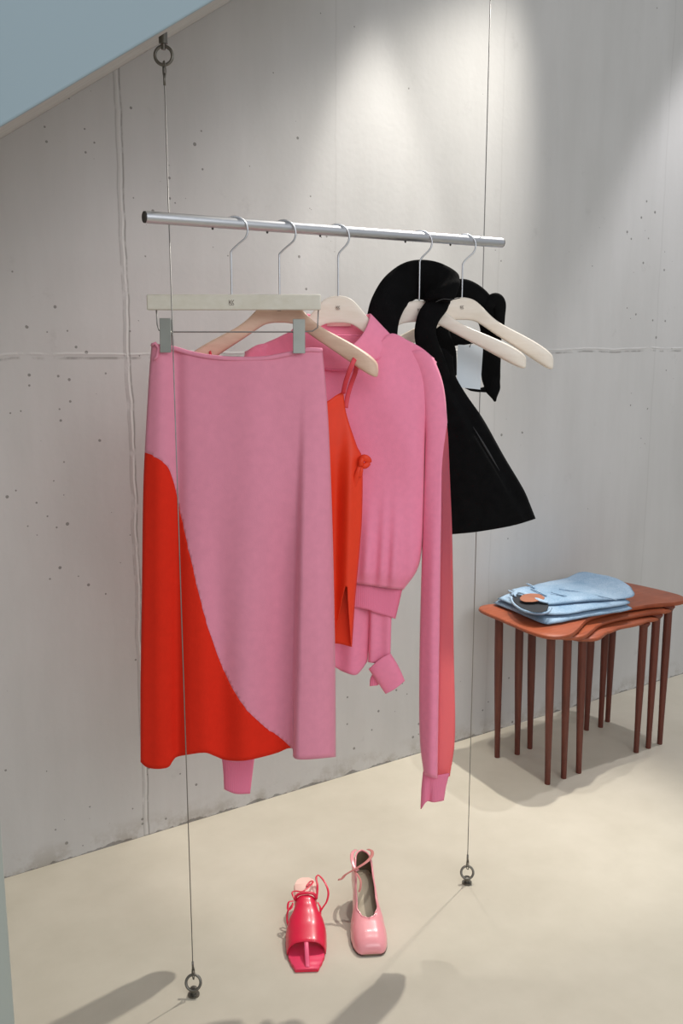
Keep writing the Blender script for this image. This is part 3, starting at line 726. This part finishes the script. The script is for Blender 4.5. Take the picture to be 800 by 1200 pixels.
# ================================================================== NEST OF TABLES
def table(label, x0, x1, y0, y1, zt, ov, mid, cor):
    cx = (x0+x1)/2; t = thing('nesting_table', label, 'side table', (cx, (y0+y1)/2, 0), 'nest of three teak tables')
    a0, a1, f0, f1 = x0-ov, x1+ov+0.03, y0, y1
    w = a1-a0
    out = [(a0-0.012, f0+0.10), (a0-0.018, f0+0.035), (a0-0.006, f0+cor+0.027), (a0+0.050, f0+cor), (a0+0.12, f0+cor+0.026), (a0+w*0.34, f0+mid-0.010), (a0+w*0.5, f0+mid), (a0+w*0.66, f0+mid-0.004), (a0+w*0.8, f0+mid*0.6-0.006), (a1-0.07, f0-0.010), (a1-0.012, f0-0.012), (a1+0.022, f0+0.025), (a1+0.028, f0+0.07), (a1+0.022, f0+0.16),
           (a1-0.002, f1+0.055), (a1-0.04, f1+0.085), (a1-0.10, f1+0.070), (a0+w*0.6, f1+0.03), (a0+w*0.4, f1+0.03), (a0+0.12, f1+0.07), (a0+0.055, f1+0.088), (a0+0.012, f1+0.06), (a0-0.004, f0+0.17)]
    o = catmull(out+[out[0]], 120)[:-1]
    b = BM(); c = Vector((cx, (y0+y1)/2, 0))
    def lv(z, ins): return [Vector((p.x, p.y, 0)) + (c-Vector((p.x, p.y, 0))).normalized()*ins + UP*z for p in o]
    loft(b, [lv(zt-0.0135, 0.007), lv(zt-0.011, 0.002), lv(zt-0.006, 0.0), lv(zt-0.002, 0.0015), lv(zt, 0.004)])
    obj('tabletop', b, M['teak'], t, flat_angle=50)
    for x, sx in ((x0, 1), (x1, -1)):
        for y in (y0, y1):
            top_ = Vector((x-(0.011 if sx > 0 else 0.0), y, zt-0.0125)); ft = Vector((x, y, 0))
            b = BM(); pth = [ft.lerp(top_, k/12) for k in range(13)]
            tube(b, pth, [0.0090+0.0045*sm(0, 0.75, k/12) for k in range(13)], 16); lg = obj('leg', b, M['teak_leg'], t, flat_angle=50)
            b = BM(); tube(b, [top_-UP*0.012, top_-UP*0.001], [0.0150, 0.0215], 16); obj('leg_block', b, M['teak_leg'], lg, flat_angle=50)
    return t
table('largest teak table of the nest, on top, folded jeans lying on it', 2.060, 2.600, 1.950, 2.180, 0.505, 0.055, 0.032, -0.062)
table('middle teak table of the nest, its edge showing just under the top one', 2.132, 2.540, 1.950, 2.160, 0.4860, 0.050, 0.012, -0.052)
table('smallest teak table of the nest, lowest and innermost of the stacked tops', 2.200, 2.478, 1.950, 2.170, 0.4670, 0.045, -0.012, -0.048)

# folded jeans
ZT = 0.505
jn = thing('folded_jeans', 'light blue washed jeans folded in a stack on the largest teak table', 'jeans', (2.33, 2.13, ZT))
def slab(poly, z0, z1, bulge, seed, amp=0.004, n=84, drop=None):
    o = catmull(poly+[poly[0]], n)[:-1]; c = sum((Vector((p.x, p.y, 0)) for p in o), Vector())/len(o)
    b = BM(); rings = []
    prof = [(0.0, -0.85), (0.35, -1.0), (0.9, -1.0), (1.0, 0.0), (0.93, 0.8), (0.80, 1.0), (0.6, 1.0), (0.4, 1.0), (0.2, 1.0), (0.04, 1.0)]
    zm, hz = (z0+z1)/2, (z1-z0)/2
    for k, (f, zz) in enumerate(prof[1:]):
        r_ = []
        for p in o:
            q = c+(Vector((p.x, p.y, 0))-c)*f
            wob = amp*noise.noise(Vector((q.x*9+seed, q.y*9, seed*3))) + amp*0.6*noise.noise(Vector((q.x*26+seed, q.y*12, seed)))
            z = zm+hz*zz+(wob if zz > 0.5 else 0)
            if drop: z += drop(q.x, q.y)*(1 if zz > 0 else 0.75)
            q2 = q+(Vector((p.x, p.y, 0))-c).normalized()*(0.004*noise.noise(Vector((p.x*30, p.y*30, seed+7)))*f)
            r_.append(Vector((q2.x, q2.y, z)))
        rings.append(r_)
    loft(b, rings); return b
P_ = lambda l: [Vector((x, y, 0)) for x, y in l]
lower = P_([(2.085, 2.245), (2.070, 2.12), (2.055, 2.00), (2.085, 1.975), (2.24, 1.965), (2.40, 1.945), (2.43, 1.985), (2.50, 2.13), (2.535, 2.235), (2.50, 2.265), (2.33, 2.27), (2.15, 2.27)])
obj('folded_leg', slab(lower, ZT, ZT+0.017, 0, 1.0, 0.003), M['denim'], jn)
mid = P_([(2.09, 2.235), (2.075, 2.12), (2.085, 2.03), (2.13, 1.985), (2.25, 1.972), (2.40, 1.955), (2.44, 2.00), (2.515, 2.15), (2.52, 2.235), (2.45, 2.262), (2.30, 2.262), (2.15, 2.255)])
obj('folded_leg', slab(mid, ZT+0.0185, ZT+0.032, 0, 4.0, 0.003), M['denim'], jn)
topj = P_([(2.15, 2.245), (2.13, 2.16), (2.13, 2.075), (2.16, 2.045), (2.26, 2.02), (2.40, 1.968), (2.45, 1.975), (2.515, 2.06), (2.52, 2.225), (2.42, 2.25), (2.30, 2.252), (2.2, 2.25)])
obj('seat_panel', slab(topj, ZT+0.0335, ZT+0.046, 0, 8.0, 0.006, drop=lambda x, y: 0.004*sm(2.2, 2.4, x)*sm(1.98, 2.1, y)+0.012*sm(2.40, 2.50, x)), M['denim'], jn)
# waist end: dark sheet painting the opening's shade, waistband, leather patch, belt loops
ZJ = ZT+0.043
def jp(u, v, z):
    r = ray(u, v); return CAM+r*((z-H)/r.z)
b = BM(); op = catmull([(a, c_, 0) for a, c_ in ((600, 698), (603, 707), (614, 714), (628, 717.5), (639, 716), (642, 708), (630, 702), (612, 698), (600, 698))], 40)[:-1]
loft(b, [[jp(p.x, p.y, ZJ-0.004) for p in op], [jp(p.x, p.y, ZJ+0.0045) for p in op]]); obj('waist_opening_shade', b, M['waist_shade'], jn, bevel=0.001)
b = BM(); tube(b, catmull([jp(u, v, z) for u, v, z in ((598, 700, ZJ+.002), (602, 708, ZJ+.001), (613, 715.5, ZJ+.0), (628, 719, ZJ-.001), (641, 718, ZJ-.001), (646, 712, ZJ+.004))], 30), 0.0035, 8, ref=UP, rb=0.0045); obj('waistband', b, M['denim'], jn)
b = BM(); pth = [jp(u, v, z) for u, v, z in ((600, 698, ZJ+.004), (606, 694, ZJ+.012), (614, 695, ZJ+.014), (624, 700, ZJ+.014), (634, 704, ZJ+.014), (642, 706, ZJ+.010))]
tube(b, catmull(pth, 30), 0.010, 12, ref=UP, rb=0.004); obj('waistband', b, M['denim'], jn)
b = BM(); cs = [jp(p.x, p.y, ZJ+p.z/1000) for p in catmull([(609, 701, 14), (612, 698, 17), (619, 696.3, 19), (628, 696.2, 20), (634, 697.8, 19), (638, 701, 17), (636, 703, 15), (628, 705.2, 13), (617, 705.8, 12.5), (610, 704, 13), (609, 701, 14)], 40)[:-1]]
loft(b, [[p for p in cs], [p+UP*0.002 for p in cs]]); obj('leather_patch', b, M['patch'], jn, bevel=0.0006)
for pa in (((596, 692), (601, 695), (604, 699)), ((617, 684), (622, 686), (626, 689)), ((646, 694), (656, 697), (664, 698)), ((622, 690), (632, 694), (640, 698))):
    b = BM(); tube(b, catmull([jp(u, v, ZJ+0.009) for u, v in pa], 8), 0.003, 8, ref=UP, rb=0.0022); obj('belt_loop', b, M['denim'], jn)
b = BM(); tube(b, catmull([jp(u, v, ZJ+0.006) for u, v in ((655, 690), (675, 693), (700, 698), (722, 703))], 20), 0.0016, 6); obj('side_seam', b, M['denim'], jn)

# ================================================================== SHOES
class Shoe:
    def __init__(s, toe, heel, L):
        s.t = Vector((toe[0], toe[1], 0)); dd = Vector((toe[0]-heel[0], toe[1]-heel[1], 0)).normalized()
        s.d = dd; s.x = Vector((-dd.y, dd.x, 0)); s.L = L; s.o = s.t-dd*L
    def __call__(s, x, y, z): return s.o+s.x*x+s.d*y+UP*z
def hs(y, hh, ball): return 0.006+(hh-0.006)*(1-sm(0.02, ball, y))
# pink pump
S = Shoe((1.114, 1.566), (1.231, 1.777), 0.240)
pump = thing('high_heel_pump', 'pink glossy square-toed pump with a deep V opening and ankle ribbon', 'shoe', S(0, 0.12, 0))
HB, BALL = 0.070, 0.160
W = [(0, 0.0), (0.004, 0.013), (0.012, 0.021), (0.03, 0.027), (0.07, 0.0265), (0.11, 0.031), (0.155, 0.040), (0.185, 0.0415), (0.21, 0.039), (0.226, 0.0345), (0.235, 0.029), (0.240, 0.022)]
HU = [(0, 0.055), (0.03, 0.062), (0.08, 0.068), (0.125, 0.062), (0.17, 0.044), (0.20, 0.037), (0.225, 0.027), (0.235, 0.018), (0.239, 0.008), (0.240, 0.0005)]
AM = [(0, 74), (0.02, 64), (0.06, 50), (0.10, 50), (0.14, 60), (0.160, 76), (0.172, 90), (0.24, 90)]
ys = [0, .002, .004, .008, .012, .02, .03, .04, .05, .06, .07, .08, .09, .1, .11, .118, .124, .13, .136, .142, .148, .152, .156, .16, .164, .168, .172, .18, .19, .2, .21, .218, .225, .23, .235, .238, .24]
def pump_shell(inset, name, mat, solid):
    b = BM(); sides = {}
    for sg in (-1, 1):
        rings = []
        for y in ys:
            w = max(0.0, interp(W, y)-inset); h = interp(HU, y)-inset; z0 = hs(y, HB, BALL); am = math.radians(interp(AM, y)); r_ = []
            for k in range(13):
                a = am*k/12
                c = math.cos(a)**0.62 if a < math.pi/2-1e-6 else 0.0
                r_.append(S(sg*w*c, y+inset*0.5, z0+h*math.sin(a)**0.9))
            rings.append(r_)
        loft(b, rings, False, False)
    bmesh.ops.remove_doubles(b, verts=b.verts, dist=0.0009)
    return obj(name, b, mat, pump, solid=solid, solid_off=0)
pump_shell(0, 'upper', M['pump'], 0.0016)
pump_shell(0.0024, 'lining', M['lining'], 0)
def sole(Sx, parent, name, mat, Wk, hh, ball, L, z_off, th, inset, y0=0.0, y1=None):
    b = BM(); rings = []; n = 46; y1 = y1 or L
    for i in range(n+1):
        y = y0+(y1-y0)*i/n; w = max(0.001, interp(Wk, y)-inset); z = hs(y, hh, ball)+z_off
        rings.append([Sx(-w, y, z-th), Sx(w, y, z-th), Sx(w*1.0, y, z-th*0.3), Sx(w*0.97, y, z), Sx(-w*0.97, y, z), Sx(-w, y, z-th*0.3)])
    loft(b, rings); return obj(name, b, mat, parent, flat_angle=50)
sole(S, pump, 'sole', M['heelm'], W, HB, BALL, 0.24, 0.0, 0.0045, -0.0005)
sole(S, pump, 'insole', M['insole'], W, HB, BALL, 0.24, 0.003, 0.0025, 0.003, 0.006, 0.225)
def heel(Sx, parent, mat, hh, ball, w0=0.021, w1=0.011):
    b = BM(); rings = []
    for k in range(9):
        t = k/8; z = (hh-0.004)*(1-t); wx = w0+(w1-w0)*sm(0, 0.8, t); y0 = 0.004+0.004*t; y1 = 0.048-0.020*sm(0, 0.7, t)
        cy, hy = (y0+y1)/2, (y1-y0)/2
        rings.append([Sx(wx*math.copysign(abs(math.cos(a))**0.6, math.cos(a)), cy+hy*math.copysign(abs(math.sin(a))**0.6, math.sin(a)), z if t > 0 else hs(cy+hy*math.sin(a), hh, ball)-0.002) for a in [2*math.pi*i/18 for i in range(18)]])
    loft(b, rings); h_ = obj('heel', b, mat, parent, flat_angle=50)
    b = BM(); tube(b, [Sx(0, 0.018, 0.0), Sx(0, 0.018, 0.004)], w1*1.02, 16); obj('heel_tip', b, M['heelm'], h_, flat_angle=50)
heel(S, pump, M['pump'], HB, BALL)
def band(Sx, parent, name, pts, w, th, mat, N=40, ref=None):
    b = BM(); path = catmull([Sx(*p) for p in pts], N); 
    tube(b, path, w, 8, ref=ref or UP, rb=th); return obj(name, b, mat, parent)
# topline binding
for sg in (-1, 1):
    pts = []
    for y in ys:
        if y > 0.173: break
        w = max(0.0, interp(W, y)); h = interp(HU, y); z0 = hs(y, HB, BALL); a = math.radians(interp(AM, y))
        pts.append((sg*w*max(0, math.cos(a))**0.62, y, z0+h*math.sin(a)**0.9))
    b = BM(); tube(b, [S(*p) for p in pts], 0.0021, 8); obj('topline_binding', b, M['pump'], pump)
XS = 1 if S.x.dot(RT) > 0 else -1
def px(l): return [(XS*a, y, z) for a, y, z in l]
band(S, pump, 'ankle_ribbon', px([(0.016, 0.002, 0.126), (0.024, 0.018, 0.130), (0.021, 0.045, 0.134), (0.008, 0.066, 0.132), (-0.012, 0.078, 0.126), (-0.032, 0.080, 0.116), (-0.046, 0.078, 0.106), (-0.056, 0.082, 0.098), (-0.064, 0.080, 0.095)]), 0.0042, 0.0009, M['ribbon'])
band(S, pump, 'ankle_ribbon', px([(-0.014, 0.002, 0.126), (-0.024, 0.022, 0.130), (-0.028, 0.05, 0.130), (-0.024, 0.072, 0.122), (-0.016, 0.082, 0.118)]), 0.0044, 0.0009, M['pump'])
band(S, pump, 'ankle_ribbon', px([(-0.026, 0.078, 0.118), (-0.018, 0.09, 0.112), (-0.012, 0.105, 0.104), (-0.014, 0.118, 0.094), (-0.018, 0.124, 0.088)]), 0.0026, 0.0009, M['ribbon'])

# crimson sandal
S2 = Shoe((0.963, 1.600), (1.097, 1.826), 0.252)
sd_ = thing('high_heel_sandal', 'crimson leather open-toed sandal with toe strap and tie ribbons', 'shoe', S2(0, 0.12, 0))
H2, B2 = 0.072, 0.165
W2 = [(0, 0.008), (0.004, 0.015), (0.012, 0.0225), (0.03, 0.0275), (0.06, 0.0265), (0.10, 0.026), (0.14, 0.033), (0.18, 0.041), (0.205, 0.0415), (0.225, 0.036), (0.243, 0.029), (0.250, 0.027), (0.252, 0.025)]
sole(S2, sd_, 'sole', M['sandal'], W2, H2, B2, 0.252, 0.0, 0.005, 0.0)
sole(S2, sd_, 'heel_pad', M['pinksole'], W2, H2, B2, 0.252, 0.0035, 0.003, 0.0012, 0.001, 0.13)
sole(S2, sd_, 'footbed', M['toe_red'], W2, H2, B2, 0.252, 0.0030, 0.0028, 0.0010, 0.128, 0.2515)
heel(S2, sd_, M['sandal'], H2, B2, 0.022, 0.012)
vy = [0.082, 0.088, 0.096, 0.106, 0.118, 0.13, 0.142, 0.155, 0.166, 0.176, 0.184, 0.191, 0.197]
VW = [(0.082, 0.026), (0.10, 0.029), (0.115, 0.041), (0.14, 0.0465), (0.17, 0.0460), (0.198, 0.0430)]
VH = [(0.082, 0.034), (0.10, 0.040), (0.13, 0.045), (0.16, 0.044), (0.184, 0.038), (0.197, 0.033)]
A0 = [(0.082, 30), (0.105, 22), (0.125, 8), (0.138, 0), (0.21, 0)]
b = BM(); rings = []
for y in vy:
    w, h, z0 = interp(VW, y), interp(VH, y), hs(y, H2, B2); a0 = math.radians(interp(A0, y))
    rings.append([S2(w*math.copysign(abs(math.cos(a))**0.75, math.cos(a)), y, z0-0.002+h*math.sin(a)**0.85+0.0015*math.sin(y*400)*(1-sm(0.085, 0.11, y))) for a in [a0+(math.pi-2*a0)*k/24 for k in range(25)]])
loft(b, rings, False, False); obj('vamp', b, M['sandal'], sd_, solid=0.0022)
b = BM(); y = 0.195; w, h, z0 = interp(VW, y), interp(VH, y), hs(y, H2, B2)
tube(b, [S2(w*math.copysign(abs(math.cos(a))**0.75, math.cos(a)), y, z0-0.001+h*max(0, math.sin(a))**0.85) for a in [math.pi*k/30 for k in range(31)]], 0.0016, 6); obj('vamp_edge', b, M['sandal'], sd_)
XS = 1 if S2.x.dot(RT) > 0 else -1
band(S2, sd_, 'toe_strap', px([(0.0, 0.184, 0.036), (0.0, 0.202, 0.034), (0.001, 0.226, 0.022), (0.002, 0.240, 0.012), (0.002, 0.247, 0.009)]), 0.0052, 0.0018, M['thong'], 24)
b = BM(); y = 0.083; w, h, z0 = interp(VW, y), interp(VH, y), hs(y, H2, B2)
tube(b, catmull([S2(*p) for p in px([(-0.026, 0.080, 0.066), (-0.019, 0.078, 0.078), (0.0, 0.079, 0.083), (0.019, 0.079, 0.080), (0.026, 0.081, 0.068)])], 24), 0.0042, 8, ref=UP, rb=0.003); obj('gathered_collar', b, M['sandal'], sd_)
rib2 = [
    [(0.026, 0.081, 0.068), (0.029, 0.055, 0.084), (0.026, 0.035, 0.094), (0.032, 0.030, 0.098), (0.046, 0.050, 0.092), (0.054, 0.072, 0.080), (0.050, 0.088, 0.066), (0.040, 0.098, 0.056), (0.034, 0.104, 0.050)],
    [(-0.026, 0.080, 0.068), (-0.032, 0.066, 0.076), (-0.024, 0.062, 0.078), (-0.008, 0.068, 0.080), (0.006, 0.056, 0.082), (0.018, 0.036, 0.084), (0.012, 0.028, 0.081), (0.002, 0.042, 0.076)],
    [(-0.028, 0.084, 0.066), (-0.040, 0.088, 0.066), (-0.042, 0.102, 0.056), (-0.034, 0.100, 0.058), (-0.030, 0.088, 0.064)],
    [(-0.030, 0.088, 0.062), (-0.042, 0.100, 0.050), (-0.044, 0.112, 0.038), (-0.042, 0.122, 0.028)],
    [(0.028, 0.086, 0.062), (0.034, 0.096, 0.056), (0.034, 0.108, 0.046), (0.036, 0.118, 0.036)],
]
for i, pts in enumerate(rib2): band(S2, sd_, 'tie_ribbon', px(pts), 0.0024, 0.0010, M['sandal'], 40)

# ================================================================== LIGHT
def spot(name, loc, target, power, angle, blend, size, col):
    l = bpy.data.lights.new(name, 'SPOT'); l.energy = power; l.spot_size = math.radians(angle); l.spot_blend = blend
    l.shadow_soft_size = size; l.color = col
    o = bpy.data.objects.new(name, l); COL.objects.link(o); o.location = loc
    o.rotation_euler = (Vector(target)-Vector(loc)).to_track_quat('-Z', 'Y').to_euler(); return o
def area(name, loc, target, power, sx, sy, col):
    l = bpy.data.lights.new(name, 'AREA'); l.shape = 'RECTANGLE'; l.size = sx; l.size_y = sy; l.energy = power; l.color = col
    o = bpy.data.objects.new(name, l); COL.objects.link(o); o.location = loc
    o.rotation_euler = (Vector(target)-Vector(loc)).to_track_quat('-Z', 'Y').to_euler(); return o
WARM = (1.0, 0.95, 0.87); NEU = (1.0, 0.96, 0.905); COOL = (0.90, 0.95, 1.0)
spot('downlight', (1.66, 2.15, 2.80), (1.66, 2.15, 0), 66, 38, 0.45, 0.03, NEU)
spot('downlight', (3.30, 1.85, 3.40), (3.30, 1.88, 0), 120, 58, 0.35, 0.04, (0.98, 0.96, 1.0))
spot('downlight', (2.50, 2.085, 3.0), (1.05, 1.66, 0.3), 215, 60, 0.6, 0.03, WARM)
area('soft_fill', (0.6, -2.0, 2.6), (1.4, 2.0, 1.0), 60, 3.0, 1.8, (0.97, 0.985, 1.0))  # added soft fill behind the camera, standing in for the shop's ambient light
w = bpy.data.worlds.new('world'); SC.world = w; w.use_nodes = True
w.node_tree.nodes['Background'].inputs[0].default_value = (0.92, 0.95, 1.0, 1); w.node_tree.nodes['Background'].inputs[1].default_value = 0.43
vs = SC.view_settings; vs.view_transform = 'Standard'; vs.look = 'None'; vs.exposure = 0.0; vs.gamma = 1.0; vs.use_curve_mapping = False
